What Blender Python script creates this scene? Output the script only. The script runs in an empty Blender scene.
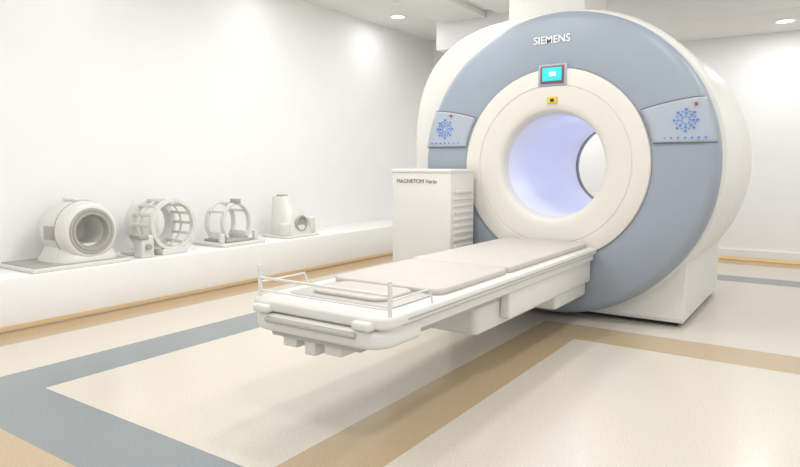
import bpy, bmesh, math
from mathutils import Vector, Matrix
from math import sin, cos, pi, radians, sqrt

scene = bpy.context.scene
scene.view_settings.view_transform = 'Standard'
scene.view_settings.exposure = 0.08

def lin(c):
    return tuple(((v/255)/12.92 if v/255 <= 0.04045 else (((v/255)+0.055)/1.055)**2.4) for v in c)

def mat(name, rgb, rough=0.5, metal=0.0, emit=None, estr=0.0, noise=0.0, nscale=40, coat=0.0, bump=0.0, spec=0.5):
    m = bpy.data.materials.new(name); m.use_nodes = True
    nt = m.node_tree; b = nt.nodes['Principled BSDF']
    c = lin(rgb)
    b.inputs['Base Color'].default_value = (*c, 1)
    b.inputs['Roughness'].default_value = rough
    b.inputs['Metallic'].default_value = metal
    b.inputs['Specular IOR Level'].default_value = spec
    b.inputs['Coat Weight'].default_value = coat
    if emit:
        b.inputs['Emission Color'].default_value = (*lin(emit), 1)
        b.inputs['Emission Strength'].default_value = estr
    tc = nt.nodes.new('ShaderNodeTexCoord')
    n = nt.nodes.new('ShaderNodeTexNoise'); n.inputs['Scale'].default_value = nscale; n.inputs['Detail'].default_value = 4
    nt.links.new(tc.outputs['Object'], n.inputs['Vector'])
    if noise > 0:
        r = nt.nodes.new('ShaderNodeValToRGB')
        r.color_ramp.elements[0].position = 0.35; r.color_ramp.elements[1].position = 0.65
        r.color_ramp.elements[0].color = (*[v*(1-noise) for v in c], 1)
        r.color_ramp.elements[1].color = (*[min(1, v*(1+noise*0.6)) for v in c], 1)
        nt.links.new(n.outputs['Fac'], r.inputs['Fac'])
        nt.links.new(r.outputs['Color'], b.inputs['Base Color'])
    if bump > 0:
        bp = nt.nodes.new('ShaderNodeBump'); bp.inputs['Strength'].default_value = bump; bp.inputs['Distance'].default_value = 0.01
        nt.links.new(n.outputs['Fac'], bp.inputs['Height']); nt.links.new(bp.outputs['Normal'], b.inputs['Normal'])
    return m

M_wall = mat('wall_paint', (238, 238, 237), 0.7, noise=0.01, nscale=3)
M_ceil = mat('ceiling_paint', (232, 232, 231), 0.8, noise=0.012, nscale=3)
M_ledge = mat('ledge_paint', (238, 238, 236), 0.45, noise=0.01, nscale=5)
M_cream = mat('floor_cream', (212, 205, 193), 0.2, noise=0.11, nscale=130)
M_tan = mat('floor_tan', (188, 166, 135), 0.22, noise=0.11, nscale=130)
M_grey = mat('floor_grey', (135, 142, 145), 0.22, noise=0.11, nscale=130)
M_white = mat('gantry_white', (222, 221, 216), 0.35, noise=0.01, nscale=4)
M_ring = mat('bore_ring_white', (217, 213, 205), 0.4, noise=0.01, nscale=4)
M_tube = mat('bore_tube', (228, 230, 240), 0.35, noise=0.01, nscale=4)
M_blue = mat('gantry_bluegrey', (147, 156, 168), 0.45, noise=0.015, nscale=4)
M_panel = mat('panel_bluegrey', (166, 174, 185), 0.4, noise=0.01, nscale=4)
M_seam = mat('seam_dark', (95, 98, 105), 0.6, noise=0.02)
M_dark = mat('dark_plastic', (45, 46, 50), 0.6, noise=0.03)
M_grayp = mat('grey_plastic', (165, 165, 162), 0.5, noise=0.02)
M_cab = mat('cabinet_white', (218, 216, 209), 0.4, noise=0.01, nscale=5)
M_pad = mat('mattress_vinyl', (193, 187, 181), 0.55, noise=0.02, nscale=15, bump=0.05)
M_table = mat('table_white', (222, 221, 216), 0.35, noise=0.01, nscale=5)
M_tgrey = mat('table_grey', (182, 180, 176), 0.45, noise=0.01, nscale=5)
M_coil = mat('coil_white', (218, 217, 213), 0.35, noise=0.01, nscale=6)
M_coilg = mat('coil_beige', (168, 165, 159), 0.45, noise=0.02, nscale=10)
M_led = mat('led_blue', (70, 120, 190), 0.3, emit=(55, 110, 190), estr=0.3)
M_cyan = mat('screen_cyan', (50, 185, 200), 0.3, emit=(50, 195, 210), estr=0.45)
M_red = mat('frame_red', (160, 75, 75), 0.4, noise=0.01)
M_yel = mat('label_yellow', (215, 190, 50), 0.5, noise=0.01)
M_warm = mat('warm_led', (225, 200, 155), 0.5, emit=(255, 215, 150), estr=0.3)
M_lamp = mat('lamp_glow', (255, 255, 255), 0.5, emit=(255, 255, 252), estr=5)
M_text = mat('text_white', (240, 240, 240), 0.5, noise=0.01)
M_textd = mat('text_dark', (120, 118, 114), 0.5, noise=0.01)

def empty(name, loc):
    e = bpy.data.objects.new(name, None); e.empty_display_size = 0.1; e.location = loc
    scene.collection.objects.link(e); return e

def par(o, p):
    if p is not None:
        o.parent = p
        o.matrix_parent_inverse = Matrix.Translation(-Vector(p.location))

def mesh_obj(name, verts, faces, m, p=None, smooth=True, angle=35, mats=None, fm=None):
    me = bpy.data.meshes.new(name)
    me.from_pydata([tuple(v) for v in verts], [], faces)
    bm = bmesh.new(); bm.from_mesh(me)
    bmesh.ops.recalc_face_normals(bm, faces=bm.faces)
    bm.to_mesh(me); bm.free()
    for mm in (mats or [m]): me.materials.append(mm)
    if fm:
        for i, f in enumerate(me.polygons): f.material_index = fm[i]
    if smooth:
        me.shade_smooth(); me.set_sharp_from_angle(angle=radians(angle))
    o = bpy.data.objects.new(name, me); scene.collection.objects.link(o)
    par(o, p); return o

def bm_obj(name, bm, m, p=None, smooth=True, angle=35):
    me = bpy.data.meshes.new(name)
    bmesh.ops.recalc_face_normals(bm, faces=bm.faces)
    bm.to_mesh(me); bm.free(); me.materials.append(m)
    if smooth:
        me.shade_smooth(); me.set_sharp_from_angle(angle=radians(angle))
    o = bpy.data.objects.new(name, me); scene.collection.objects.link(o)
    par(o, p); return o

def add_box(bm, x0, x1, y0, y1, z0, z1, bev=0.0, seg=3, rot=None):
    g = bmesh.ops.create_cube(bm, size=1.0)
    vs = g['verts']
    c = Vector(((x0+x1)/2, (y0+y1)/2, (z0+z1)/2))
    for v in vs:
        v.co = Vector((v.co.x*(x1-x0), v.co.y*(y1-y0), v.co.z*(z1-z0)))
    if bev > 0:
        es = list({e for v in vs for e in v.link_edges})
        r = bmesh.ops.bevel(bm, geom=es, offset=bev, segments=seg, affect='EDGES', profile=0.5)
        vs = list({v for f in r['faces'] for v in f.verts} | {v for v in vs if v.is_valid})
    for v in vs:
        co = v.co
        if rot is not None: co = rot @ co
        v.co = co + c
    return vs

def box(name, x0, x1, y0, y1, z0, z1, m, p=None, bev=0.0, seg=3, rot=None):
    bm = bmesh.new(); add_box(bm, x0, x1, y0, y1, z0, z1, bev, seg, rot)
    return bm_obj(name, bm, m, p)

def boxes(name, lst, m, p=None, bev=0.0, seg=2):
    bm = bmesh.new()
    for b in lst: add_box(bm, *b, bev, seg)
    return bm_obj(name, bm, m, p)

def lathe(name, prof, c, m, p=None, axis='Y', seg=128, closed=False, angle=35):
    verts = []; faces = []
    n = len(prof)
    for i in range(seg):
        t = 2*pi*i/seg
        for (r, a) in prof:
            if axis == 'Y': verts.append((c[0]+r*cos(t), c[1]+a, c[2]+r*sin(t)))
            elif axis == 'X': verts.append((c[0]+a, c[1]+r*cos(t), c[2]+r*sin(t)))
            else: verts.append((c[0]+r*cos(t), c[1]+r*sin(t), c[2]+a))
    for i in range(seg):
        j = (i+1) % seg
        for k in range(n if closed else n-1):
            l = (k+1) % n
            faces.append((i*n+k, j*n+k, j*n+l, i*n+l))
    return mesh_obj(name, verts, faces, m, p, angle=angle)

def tube(name, pts, r, m, p=None, closed=False, res=6):
    cu = bpy.data.curves.new(name, 'CURVE'); cu.dimensions = '3D'
    cu.bevel_depth = r; cu.bevel_resolution = 4; cu.use_fill_caps = True
    s = cu.splines.new('POLY'); s.points.add(len(pts)-1)
    for i, q in enumerate(pts): s.points[i].co = (*q, 1)
    s.use_cyclic_u = closed
    cu.materials.append(m)
    o = bpy.data.objects.new(name, cu); scene.collection.objects.link(o)
    par(o, p); return o

def text(name, s, loc, size, m, p, off=0.0006):
    cu = bpy.data.curves.new(name, 'FONT'); cu.body = s; cu.size = size; cu.extrude = 0.002
    cu.align_x = 'CENTER'; cu.align_y = 'CENTER'; cu.offset = off
    cu.materials.append(m)
    o = bpy.data.objects.new(name, cu); scene.collection.objects.link(o)
    o.location = loc; o.rotation_euler = (radians(90), 0, 0)
    par(o, p); return o

# ------------------------------------------------------------------ ROOM
WX, BY, CZ = -5.05, 8.2, 2.95
XR, YF = 4.0, -2.0
LX = -4.40; LZ = 0.363
xs = [WX, -4.12, -3.52, -3.16, -1.62, -1.29, XR]
ys = [YF, 0.78, 1.13, 1.48, 3.84, 4.20, 6.65, 7.0, 7.85, BY]
def zone(x, y):
    if y > 7.85 or x < -4.12: return 1
    if x < -3.52: return 0
    if x < -3.16 and y > 1.13 and y < 7.0: return 2
    if 1.13 < y < 1.48: return 2
    if 6.65 < y < 7.0: return 2
    if y < 1.13: return 1 if y > 0.78 or x < -1.6 else 0
    if -1.62 < x < -1.29 and y < 4.2: return 1
    if x > -1.29 and 3.84 < y < 4.2: return 1
    return 0
V = []; F = []; fm = []
for y in ys:
    for x in xs: V.append((x, y, 0))
nx = len(xs)
for j in range(len(ys)-1):
    for i in range(nx-1):
        F.append((j*nx+i, j*nx+i+1, (j+1)*nx+i+1, (j+1)*nx+i))
        fm.append(zone((xs[i]+xs[i+1])/2, (ys[j]+ys[j+1])/2))
fl = mesh_obj('floor', V, F, None, None, smooth=False, mats=[M_cream, M_tan, M_grey], fm=fm)

box('wall_left', WX-0.15, WX, YF, BY, 0, CZ, M_wall)
box('wall_back', WX-0.15, XR, BY, BY+0.15, 0, CZ, M_wall)
box('ceiling', WX-0.15, XR, YF, BY+0.15, CZ, CZ+0.12, M_ceil)
boxes('ceiling_soffit', [(-4.25, XR, 7.0, BY, 2.56, CZ)], M_ceil, None, 0.004)
boxes('ceiling_beam', [(-4.15, -3.55, 5.9, 7.0, 2.88, CZ), (-3.35, -2.75, 5.9, 7.0, 2.88, CZ)], M_ceil, None, 0.004)
box('ceiling_beam.001', -1.2, XR, 5.9, 6.45, 2.80, CZ, M_ceil, None, 0.004)

led = empty('wall_ledge', (-4.7, 3, 0))
box('ledge_body', WX, LX, YF, BY, 0.045, LZ, M_ledge, led, 0.006)
box('ledge_plinth', WX, LX-0.06, YF, BY, 0.0, 0.05, M_ledge, led)
box('ledge_light_strip', LX-0.058, LX-0.05, YF, BY-0.02, 0.012, 0.040, M_warm, led)
box('baseboard_back', LX, XR, BY-0.03, BY, 0.045, 0.13, M_ledge)
box('trim_1', LX, XR, BY-0.012, BY-0.001, 0.01, 0.04, M_warm)

# downlights
def downlight(x, y, z, power, size=0.16, col=(1, 0.99, 0.975)):
    e = empty('ceiling_downlight', (x, y, z))
    lathe('trim_ring', [(0.105, 0), (0.105, -0.012), (0.082, -0.014), (0.078, -0.004)], (x, y, z), M_text, e, 'Z', 40)
    lathe('lamp_lens', [(0.0005, -0.006), (0.078, -0.006)], (x, y, z), M_lamp, e, 'Z', 40)
    l = bpy.data.lights.new('downlight_lamp', 'AREA'); l.shape = 'DISK'; l.size = size
    l.energy = power; l.color = col
    o = bpy.data.objects.new('downlight_lamp', l); scene.collection.objects.link(o)
    o.location = (x, y, z-0.02); par(o, e)
for (x, y, e) in [(-4.57, 0.6, 1.5), (-4.57, 2.6, 1.5), (-4.57, 4.6, 2.0), (-4.57, 6.6, 4.0)]:
    downlight(x, y, CZ, e)
for (x, y) in [(-2.0, 3.0), (-0.4, 1.0), (-0.4, 3.3), (1.4, 2.3), (0.6, 5.2)]:
    downlight(x, y, CZ, 16, 0.26)
for (x, y, e) in [(-0.48, 7.57, 8), (1.4, 7.57, 8), (-2.6, 7.57, 15)]:
    downlight(x, y, 2.56, e)
# unseen ceiling panels, added as fill light for walls and floor (1.2 x 0.6 m)
def fill_panel(x, y, power, dx=0.6, dy=1.2):
    e = empty('added_fill_panel', (x, y, CZ))
    hx, hy = dx/2, dy/2
    boxes('fill_panel_frame', [(x-hx-0.03, x+hx+0.03, y-hy-0.03, y-hy, CZ-0.03, CZ), (x-hx-0.03, x+hx+0.03, y+hy, y+hy+0.03, CZ-0.03, CZ),
                            (x-hx-0.03, x-hx, y-hy, y+hy, CZ-0.03, CZ), (x+hx, x+hx+0.03, y-hy, y+hy, CZ-0.03, CZ)], M_text, e)
    box('fill_panel_diffuser', x-hx, x+hx, y-hy, y+hy, CZ-0.012, CZ-0.002, M_text, e)
    l = bpy.data.lights.new('fill_panel_lamp', 'AREA'); l.shape = 'RECTANGLE'; l.size = dx; l.size_y = dy
    l.energy = power; l.color = (1, 0.995, 0.985)
    o = bpy.data.objects.new('fill_panel_lamp', l); scene.collection.objects.link(o)
    o.location = (x, y, CZ-0.015); par(o, e)
for (x, y, e) in [(-3.0, -0.8, 9), (-3.0, 1.2, 14), (-3.0, 3.2, 21), (-3.2, 5.0, 30), (-0.8, -0.8, 10)]:
    fill_panel(x, y, e)

w = bpy.data.worlds.new('world'); scene.world = w; w.use_nodes = True
w.node_tree.nodes['Background'].inputs['Color'].default_value = (0.985, 0.99, 1.0, 1)
w.node_tree.nodes['Background'].inputs['Strength'].default_value = 1.05

# ------------------------------------------------------------------ GANTRY
CX, GZ = -1.65, 1.10
g = empty('mri_scanner', (CX, 5.2, 0))
def outline(t, s=1.0):
    c, q = cos(t), sin(t)
    if c >= 0:
        a, b, n = 1.12, (1.11 if q >= 0 else 1.07), 2.0
    else:
        b = 1.11 if q >= 0 else 1.07
        a, n = 1.27, 3.1
    r = (abs(c/a)**n + abs(q/b)**n)**(-1/n)
    return r*s
N = 160
secs = [('c', 0.9, 4.50), ('o', 0.955, 4.45), ('o', 0.985, 4.46), ('o', 1.0, 4.50), ('o', 1.0, 5.12), ('o', 0.994, 5.125), ('o', 0.994, 5.135), ('o', 1.0, 5.14),
        ('o', 1.0, 5.72), ('o', 0.99, 5.86), ('o', 0.965, 5.97), ('o', 0.92, 6.04), ('c', 0.45, 6.06), ('c', 0.37, 6.0)]
V = []; F = []
for (k, s, y) in secs:
    for i in range(N):
        t = 2*pi*i/N
        r = s if k == 'c' else outline(t, s)
        V.append((CX+r*cos(t), y, max(0.03, GZ+r*sin(t))))
for j in range(len(secs)-1):
    for i in range(N):
        F.append((j*N+i, j*N+(i+1) % N, (j+1)*N+(i+1) % N, (j+1)*N+i))
mesh_obj('gantry_body', V, F, M_white, g, angle=50)
lathe('front_face', [(1.06, 4.6), (1.075, 4.5), (1.075, 4.40), (1.068, 4.355), (1.045, 4.325), (1.01, 4.312), (0.70, 4.30), (0.683, 4.305), (0.683, 4.35)], (CX, 0, GZ), M_blue, g, 'Y', 160)
lathe('bore_ring', [(0.68, 4.33), (0.68, 4.300), (0.674, 4.288), (0.66, 4.284), (0.565, 4.288), (0.560, 4.293), (0.555, 4.288), (0.44, 4.294), (0.40, 4.299), (0.383, 4.313), (0.374, 4.34), (0.368, 4.39), (0.36, 4.66)], (CX, 0, GZ), M_ring, g, 'Y', 128)
lathe('bore_tube', [(0.3675, 4.39), (0.3595, 4.662), (0.352, 4.9), (0.352, 5.75), (0.37, 5.9), (0.40, 6.0), (0.46, 6.065)], (CX, 0, GZ), M_tube, g, 'Y', 128)
# base
V = []; F = []
bs = [(0.84, 4.56, 6.00, 0.0), (0.84, 4.56, 6.00, 0.03), (0.88, 4.50, 6.02, 0.035), (0.88, 4.49, 6.03, 0.06), (0.88, 4.49, 6.03, 0.28), (0.885, 4.52, 5.98, 0.47)]
for (hw, y0, y1, z) in bs:
    V += [(CX-hw, y0, z), (CX+hw, y0, z), (CX+hw, y1, z), (CX-hw, y1, z)]
for j in range(len(bs)-1):
    for i in range(4):
        F.append((j*4+i, j*4+(i+1) % 4, (j+1)*4+(i+1) % 4, (j+1)*4+i))
F.append((0, 1, 2, 3)); n = (len(bs)-1)*4; F.append((n, n+1, n+2, n+3))
mesh_obj('base_plinth', V, F, M_white, g, mats=[M_white, M_dark], fm=[1]*4+[0]*(len(F)-4), angle=20)

# side control panels
def side_panel(sgn, nm):
    V = []; F = []
    K = 16; J = 12
    for k in range(K+1):
        for j in range(J+1):
            u = j/J
            vlo = 0.145; vhi = 0.43 - 0.07*(1-u)**1.5
            v = vlo + (vhi-vlo)*k/K
            ri = 0.70; ro = 1.066
            xi = sqrt(ri*ri-v*v); xo = sqrt(ro*ro-v*v)
            x = xi+(xo-xi)*u
            yy = 4.294 + 0.018*u + (0.03*max(0, u-0.85)/0.15)
            V.append((CX+sgn*x, yy, GZ+v))
    for k in range(K):
        for j in range(J):
            a = k*(J+1)+j
            F.append((a, a+1, a+J+2, a+J+1))
    o = mesh_obj('control_panel_'+nm, V, F, M_panel, g)
    so = o.modifiers.new('s', 'SOLIDIFY'); so.thickness = 0.012; so.offset = 0
    for (vv, nn) in ((0, 'lower'), (K, 'upper')):
        pts = [V[vv*(J+1)+j] for j in range(J+1)]
        pts = [(q[0], q[1]-0.005, q[2]) for q in pts]
        tube('panel_seam_%s_%s' % (nn, nm), pts, 0.003, M_seam, g)
    cxp = CX+sgn*0.875; czp = GZ+0.285
    bm = bmesh.new()
    def dot(x, z, r):
        mt = Matrix.Translation((x, 4.297, z)) @ Matrix.Rotation(pi/2, 4, 'X')
        bmesh.ops.create_cone(bm, cap_ends=True, segments=14, radius1=r, radius2=r*0.85, depth=0.012, matrix=mt)
    for a in range(8):
        t = a*pi/4
        for (rr, rs) in ((0.024, 0.005), (0.044, 0.008), (0.068, 0.0085)):
            dot(cxp+rr*cos(t), czp+rr*sin(t), rs)
        dot(cxp+0.057*cos(t+pi/8), czp+0.057*sin(t+pi/8), 0.005)
    for k in range(7):
        dot(cxp-0.12+0.04*k, GZ+0.175, 0.007)
    bm_obj('led_indicators_'+nm, bm, M_led, g)
    bm = bmesh.new()
    mt = Matrix.Translation((cxp+0.055, 4.295, GZ+0.385)) @ Matrix.Rotation(pi/2, 4, 'X')
    bmesh.ops.create_cone(bm, cap_ends=True, segments=14, radius1=0.011, radius2=0.009, depth=0.02, matrix=mt)
    bm_obj('stop_button_'+nm, bm, M_red, g)
side_panel(1, 'right'); side_panel(-1, 'left')
# display
box('display_housing', CX-0.105, CX+0.105, 4.279, 4.34, GZ+0.555, GZ+0.705, M_panel, g, 0.008)
box('display_frame', CX-0.086, CX+0.086, 4.272, 4.285, GZ+0.570, GZ+0.693, M_red, g, 0.003)
box('display_bezel', CX-0.080, CX+0.080, 4.270, 4.284, GZ+0.576, GZ+0.687, M_seam, g, 0.003)
box('display_screen', CX-0.070, CX+0.070, 4.267, 4.280, GZ+0.588, GZ+0.680, M_cyan, g, 0.002)
box('display_glyph', CX-0.02, CX+0.03, 4.265, 4.27, GZ+0.62, GZ+0.65, M_text, g, 0.002)
box('warning_label', CX-0.035, CX+0.035, 4.283, 4.295, GZ+0.435, GZ+0.48, M_yel, g, 0.002)
box('warning_label_mark', CX-0.012, CX+0.015, 4.281, 4.287, GZ+0.446, GZ+0.468, M_dark, g, 0.001)
text('brand_lettering', 'SIEMENS', (CX-0.02, 4.302, GZ+0.875), 0.072, M_text, g)
# quench duct up to ceiling
box('quench_duct', -2.30, -1.66, 4.95, 5.5, 2.12, CZ-0.002, M_white, g, 0.01)
# lamps in bore
for (y, e) in ((4.8, 1.1), (5.25, 0.9), (5.7, 1.3)):
    l = bpy.data.lights.new('bore_lamp', 'POINT'); l.energy = e; l.color = (0.62, 0.66, 1.0); l.shadow_soft_size = 0.05
    o = bpy.data.objects.new('bore_lamp', l); scene.collection.objects.link(o); o.location = (CX+0.12, y, GZ+0.22); par(o, g)

# ------------------------------------------------------------------ CABINET
cb = empty('equipment_cabinet', (-2.5, 4.1, 0))
box('cabinet_shell', -2.74, -2.23, 3.88, 4.24, 0.03, 1.06, M_cab, cb, 0.012)
box('cabinet_lid', -2.745, -2.225, 3.875, 4.245, 1.045, 1.075, M_cab, cb, 0.010)
box('cabinet_foot', -2.70, -2.27, 3.92, 4.20, 0.0, 0.04, M_dark, cb)
boxes('cabinet_louvers', [(-2.24, -2.215, 3.93, 4.20, 0.30+0.05*i, 0.325+0.05*i) for i in range(13)], M_cab, cb, 0.006)
text('cabinet_lettering', 'MAGNETOM Verio', (-2.52, 3.879, 0.985), 0.043, M_textd, cb, 0.0)

# ------------------------------------------------------------------ TABLE
TX = -1.665
YE = 4.275
tb = empty('patient_table', (TX, 3.0, 0))
def rounded_plan(hw, y0, y1, rad, n=10):
    pts = []
    for (cx, cy, a0) in ((TX-hw+rad, y0+rad, pi), (TX+hw-rad, y0+rad, 1.5*pi)):
        for i in range(n+1):
            a = a0+(pi/2)*i/n
            pts.append((cx+rad*cos(a), cy+rad*sin(a)))
    pts += [(TX+hw, y1), (TX-hw, y1)]
    return pts
def prism(name, pts, z0, z1, m, bev):
    bm = bmesh.new()
    vs = [bm.verts.new((x, y, z0)) for x, y in pts]
    f = bm.faces.new(vs)
    r = bmesh.ops.extrude_face_region(bm, geom=[f])
    for v in r['geom']:
        if isinstance(v, bmesh.types.BMVert): v.co.z = z1
    es = [e for e in bm.edges if abs(e.verts[0].co.z-e.verts[1].co.z) < 1e-6]
    bmesh.ops.bevel(bm, geom=es, offset=bev, segments=4, affect='EDGES', profile=0.5)
    return bm_obj(name, bm, m, tb, angle=45)
def slab(name, hw, y0, y1, rad, z0, z1, m, bev=0.012):
    return prism(name, rounded_plan(hw, y0, y1, rad), z0, z1, m, bev)
slab('table_top', 0.365, 1.80, YE, 0.07, 0.495, 0.54, M_table, 0.012)
slab('table_rail', 0.345, 1.83, YE, 0.05, 0.45, 0.497, M_table, 0.006)
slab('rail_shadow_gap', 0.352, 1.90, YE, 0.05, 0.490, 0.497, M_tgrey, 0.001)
slab('end_fascia', 0.350, 1.785, 2.06, 0.10, 0.415, 0.488, M_table, 0.02)
slab('table_chassis', 0.28, 2.0, YE, 0.04, 0.40, 0.455, M_tgrey, 0.01)
slab('lift_carriage', 0.27, 2.70, YE, 0.04, 0.26, 0.405, M_table, 0.015)
box('carriage_side_cover_1', TX+0.27, TX+0.33, 2.95, YE, 0.30, 0.455, M_table, tb, 0.015)
box('carriage_side_cover_2', TX-0.33, TX-0.27, 2.95, YE, 0.30, 0.455, M_table, tb, 0.015)
box('carriage_socket', TX-0.30, TX+0.30, 3.7, YE, 0.20, 0.44, M_table, tb, 0.02)
for s, nm in ((1, 'right'), (-1, 'left')):
    tube('edge_groove_'+nm, [(TX+s*0.366, 1.95, 0.516), (TX+s*0.366, YE-0.01, 0.516)], 0.003, M_grayp, tb)
def rr(x0, x1, y0, y1, rad, n=6):
    P = []
    for (cx, cy, a0) in ((x0+rad, y0+rad, pi), (x1-rad, y0+rad, 1.5*pi), (x1-rad, y1-rad, 0), (x0+rad, y1-rad, pi/2)):
        for i in range(n+1):
            a = a0+(pi/2)*i/n; P.append((cx+rad*cos(a), cy+rad*sin(a)))
    return P
def pad(name, pts, z0, z1, m, bev=0.012): return prism(name, pts, z0, z1, m, bev)
pad('mattress_main', rr(TX-0.31, TX+0.31, 2.98, YE-0.02, 0.03), 0.538, 0.572, M_pad, 0.012)
pad('mattress_middle', rr(TX-0.31, TX+0.31, 2.27, 2.99, 0.07), 0.538, 0.568, M_pad, 0.012)
pad('head_pad', rr(TX-0.20, TX+0.20, 2.00, 2.26, 0.06), 0.545, 0.562, M_pad, 0.007)
pad('head_tray', rr(TX-0.28, TX+0.28, 1.95, 2.30, 0.04), 0.538, 0.547, M_tgrey, 0.003)
ye = 1.855
tube('end_rail', [(TX-0.345, ye, 0.62), (TX+0.345, ye, 0.62)], 0.006, M_table, tb)
for i, x in enumerate((TX-0.345, TX+0.345)):
    tube('end_post_%d' % i, [(x, ye, 0.53), (x, ye, 0.675)], 0.009, M_table, tb)
    tube('side_rail_%d' % i, [(x, ye, 0.60), (x, ye+0.28, 0.60), (x, ye+0.30, 0.54)], 0.005, M_table, tb)
tube('end_rail_lower', [(TX-0.345, ye, 0.565), (TX+0.345, ye, 0.565)], 0.005, M_table, tb)
box('end_grip', TX-0.24, TX+0.24, 1.770, 1.80, 0.455, 0.478, M_tgrey, tb, 0.010)
for i, x in enumerate((TX-0.31, TX+0.22)):
    box('end_latch_%d' % i, x, x+0.09, 1.772, 1.84, 0.49, 0.525, M_table, tb, 0.012)
boxes('end_connectors', [(TX-0.20, TX-0.12, 1.84, 1.94, 0.345, 0.42), (TX-0.07, TX-0.01, 1.83, 1.93, 0.33, 0.42), (TX+0.03, TX+0.12, 1.84, 1.94, 0.345, 0.42)], M_table, tb, 0.008)
box('end_bumper', TX-0.24, TX+0.24, 1.81, 1.92, 0.392, 0.425, M_tgrey, tb, 0.012)

# ------------------------------------------------------------------ COILS
Z = LZ
# coil 1 - closed head coil on board
c1 = empty('head_coil', (-4.72, 2.4, LZ))
box('carrier_board', -4.98, -4.44, 2.05, 2.78, Z, Z+0.030, M_coil, c1, 0.008)
box('carrier_board_top', -4.96, -4.46, 2.07, 2.76, Z+0.030, Z+0.036, M_coilg, c1, 0.002)
cc = (-4.48, 2.50, Z+0.255)
lathe('coil_housing', [(0.115, -0.40), (0.180, -0.40), (0.205, -0.37), (0.222, -0.30), (0.226, -0.20), (0.222, -0.10), (0.212, -0.04), (0.200, -0.012), (0.185, 0.0), (0.135, 0.0), (0.120, -0.012), (0.114, -0.05), (0.112, -0.34)], cc, M_coil, c1, 'X', 64, closed=True, angle=50)
lathe('coil_inner_rim', [(0.172, 0.001), (0.167, 0.006), (0.150, 0.006), (0.147, 0.002), (0.144, 0.007), (0.125, 0.006), (0.116, -0.015), (0.113, -0.08)], cc, M_coilg, c1, 'X', 64)
lathe('coil_bore_liner', [(0.1115, -0.05), (0.1105, -0.24), (0.09, -0.27), (0.02, -0.285), (0.0005, -0.285)], cc, M_coil, c1, 'X', 64)
lathe('coil_seam', [(0.221, -0.115), (0.2245, -0.113), (0.225, -0.103), (0.221, -0.101)], cc, M_coilg, c1, 'X', 64)
# flared foot of the housing
V = []; F = []
ff = [(0.23, 0.24, 0.036), (0.235, 0.235, 0.05), (0.20, 0.215, 0.10), (0.15, 0.19, 0.16)]
for (hx, hy, h) in ff:
    for i in range(24):
        t = 2*pi*i/24
        r = (abs(cos(t)/hx)**4+abs(sin(t)/hy)**4)**(-0.25)
        V.append((min(-4.475, -4.70+r*cos(t)), cc[1]+r*sin(t), Z+h))
for j in range(3):
    for i in range(24):
        F.append((j*24+i, j*24+(i+1) % 24, (j+1)*24+(i+1) % 24, (j+1)*24+i))
F.append(tuple(range(24))); F.append(tuple(range(72, 96)))
mesh_obj('coil_cradle', V, F, M_coil, c1, angle=50)
box('coil_top_handle', -4.76, -4.60, cc[1]-0.06, cc[1]+0.06, Z+0.472, Z+0.495, M_coil, c1, 0.010)
for k, dy in enumerate((-0.235, 0.215)):
    box('coil_side_latch_%d' % k, -4.72, -4.60, cc[1]+dy, cc[1]+dy+0.02, Z+0.20, Z+0.30, M_coilg, c1, 0.006)

# coil 2 - birdcage
c2 = empty('birdcage_coil', (-4.72, 3.25, LZ))
c = (-4.52, 3.22, Z+0.245)
def torus_ring(name, cx, r, w, th, m, p, c):
    lathe(name, [(r, cx), (r+th, cx+0.004), (r+th, cx+w-0.004), (r, cx+w), (r-0.004, cx+w-0.004), (r-0.004, cx+0.004)], c, m, p, 'X', 56, closed=True)
torus_ring('front_ring', -0.03, 0.190, 0.05, 0.025, M_coil, c2, c)
torus_ring('rear_ring', -0.36, 0.170, 0.10, 0.048, M_coil, c2, c)
torus_ring('middle_ring', -0.17, 0.192, 0.02, 0.012, M_coil, c2, c)
bm = bmesh.new()
for i in range(14):
    t = 2*pi*i/14
    add_box(bm, c[0]-0.33, c[0]-0.0, c[1]+0.201*cos(t)-0.013, c[1]+0.201*cos(t)+0.013, c[2]+0.201*sin(t)-0.013, c[2]+0.201*sin(t)+0.013, 0.003, 2)
bm_obj('rungs', bm, M_coil, c2)
box('foot_block', -4.88, -4.50, 3.10, 3.34, Z, Z+0.05, M_coil, c2, 0.01)
box('side_connector', -4.60, -4.48, 2.90, 3.01, Z, Z+0.18, M_coil, c2, 0.015)
box('side_connector_cap', -4.62, -4.47, 2.88, 2.96, Z+0.15, Z+0.185, M_coilg, c2, 0.008)
lathe('connector_knob', [(0.0005, 0.02), (0.022, 0.02), (0.026, 0.0), (0.026, -0.02)], (-4.47, 2.95, Z+0.09), M_coilg, c2, 'X', 24)
box('rear_foot', -4.86, -4.70, 2.94, 3.18, Z, Z+0.03, M_coil, c2, 0.008)

# coil 3 - open frame coil
c3 = empty('open_frame_coil', (-4.70, 4.0, LZ))
D = -0.14
box('frame_base', -4.92, -4.46, 3.84+D, 4.34+D, Z, Z+0.03, M_coil, c3, 0.008)
box('base_cushion', -4.85, -4.52, 3.92+D, 4.24+D, Z+0.03, Z+0.055, M_coilg, c3, 0.012)
def arch(name, x, r, w, m, p, cy, cz, a0=-0.25*pi, a1=1.25*pi, rt=0.022):
    V = []; F = []; n = 40
    for i in range(n+1):
        t = a0+(a1-a0)*i/n
        for (rr_, xx) in ((r, x), (r+rt, x), (r+rt, x+w), (r, x+w)):
            V.append((xx, cy+rr_*cos(t)*0.9, cz+rr_*sin(t)*1.05))
    for i in range(n):
        for k in range(4):
            F.append((i*4+k, i*4+(k+1) % 4, (i+1)*4+(k+1) % 4, (i+1)*4+k))
    F += [(0, 1, 2, 3), (n*4, n*4+1, n*4+2, n*4+3)]
    o = mesh_obj(name, V, F, m, p)
    b = o.modifiers.new('b', 'BEVEL'); b.width = 0.004; b.segments = 2
    return o
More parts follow.
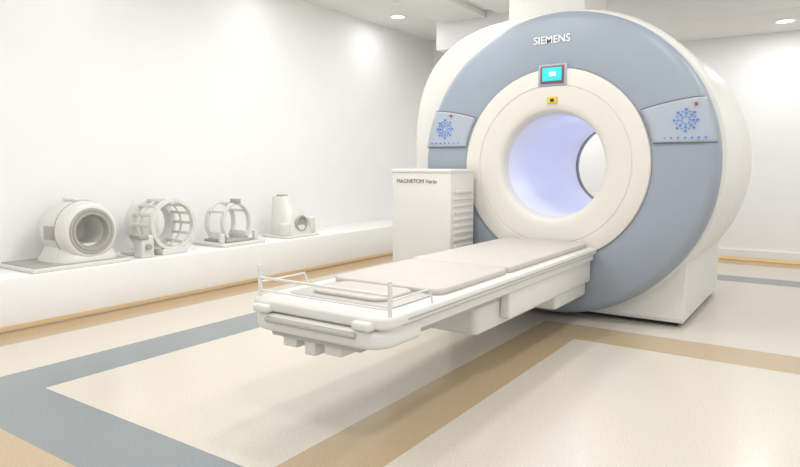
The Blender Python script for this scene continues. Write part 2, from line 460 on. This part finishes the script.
arch('arch_front', -4.60, 0.165, 0.05, M_coil, c3, 4.08+D, Z+0.20)
arch('arch_rear', -4.82, 0.165, 0.05, M_coil, c3, 4.08+D, Z+0.20)
boxes('arch_bridges', [(-4.80, -4.57, 4.06+D, 4.10+D, Z+0.373, Z+0.395), (-4.80, -4.57, 3.93+D, 3.96+D, Z+0.30, Z+0.325), (-4.80, -4.57, 4.20+D, 4.23+D, Z+0.30, Z+0.325),
     (-4.80, -4.57, 3.94+D, 3.97+D, Z+0.03, Z+0.12), (-4.80, -4.57, 4.19+D, 4.22+D, Z+0.03, Z+0.12)], M_coil, c3, 0.005)
box('mirror_block', -4.62, -4.53, 4.05+D, 4.11+D, Z+0.39, Z+0.43, M_coilg, c3, 0.008)
boxes('frame_posts', [(-4.56, -4.52, 3.86+D, 3.90+D, Z+0.03, Z+0.12), (-4.56, -4.52, 4.26+D, 4.30+D, Z+0.03, Z+0.12)], M_coil, c3, 0.005)

# coil 4 - neck coil
c4 = empty('neck_coil', (-4.68, 4.75, LZ))
D = -0.10
V = []; F = []
prof = [(0.0, 0.0, 0.40), (0.04, 0.0, 0.40), (0.10, -0.01, 0.38), (0.18, -0.02, 0.34), (0.26, -0.05, 0.28), (0.33, -0.08, 0.22), (0.38, -0.10, 0.18), (0.41, -0.11, 0.15), (0.42, -0.11, 0.11)]
n = 28
for (h, dx, w_) in prof:
    for i in range(n):
        t = 2*pi*i/n
        a = w_/2; b = 0.17*(0.35+0.65*w_/0.40)
        r = (abs(cos(t)/b)**3+abs(sin(t)/a)**3)**(-1/3)
        V.append((-4.66+dx+r*cos(t), 4.86+D+r*sin(t)-0.02*(h/0.42), Z+h))
for j in range(len(prof)-1):
    for i in range(n):
        F.append((j*n+i, j*n+(i+1) % n, (j+1)*n+(i+1) % n, (j+1)*n+i))
F.append(tuple(range(n))); F.append(tuple(range((len(prof)-1)*n, len(prof)*n)))
mesh_obj('coil_shell', V, F, M_coil, c4, angle=50)
lathe('face_opening', [(0.085, -0.01), (0.085, 0.006), (0.078, 0.014), (0.068, 0.010), (0.062, -0.006), (0.0005, -0.008)], (-4.505, 4.85+D, Z+0.14), M_coilg, c4, 'X', 32)
box('coil_foot', -4.86, -4.48, 4.62+D, 5.10+D, Z, Z+0.025, M_coil, c4, 0.008)
box('coil_arm', -4.62, -4.52, 5.00+D, 5.09+D, Z+0.02, Z+0.20, M_coil, c4, 0.02)
box('coil_arm_left', -4.62, -4.52, 4.63+D, 4.72+D, Z+0.02, Z+0.15, M_coil, c4, 0.02)
box('coil_top_clip', -4.80, -4.70, 4.78+D, 4.86+D, Z+0.39, Z+0.435, M_coilg, c4, 0.01)

# ------------------------------------------------------------------ CAMERA
cam = bpy.data.cameras.new('camera'); co = bpy.data.objects.new('camera', cam)
scene.collection.objects.link(co)
co.location = (0, 0, 1.1)
co.rotation_euler = (radians(90-6.2), 0, radians(34.5))
cam.sensor_width = 36; cam.lens = 625/800*36
cam.clip_start = 0.05
scene.camera = co
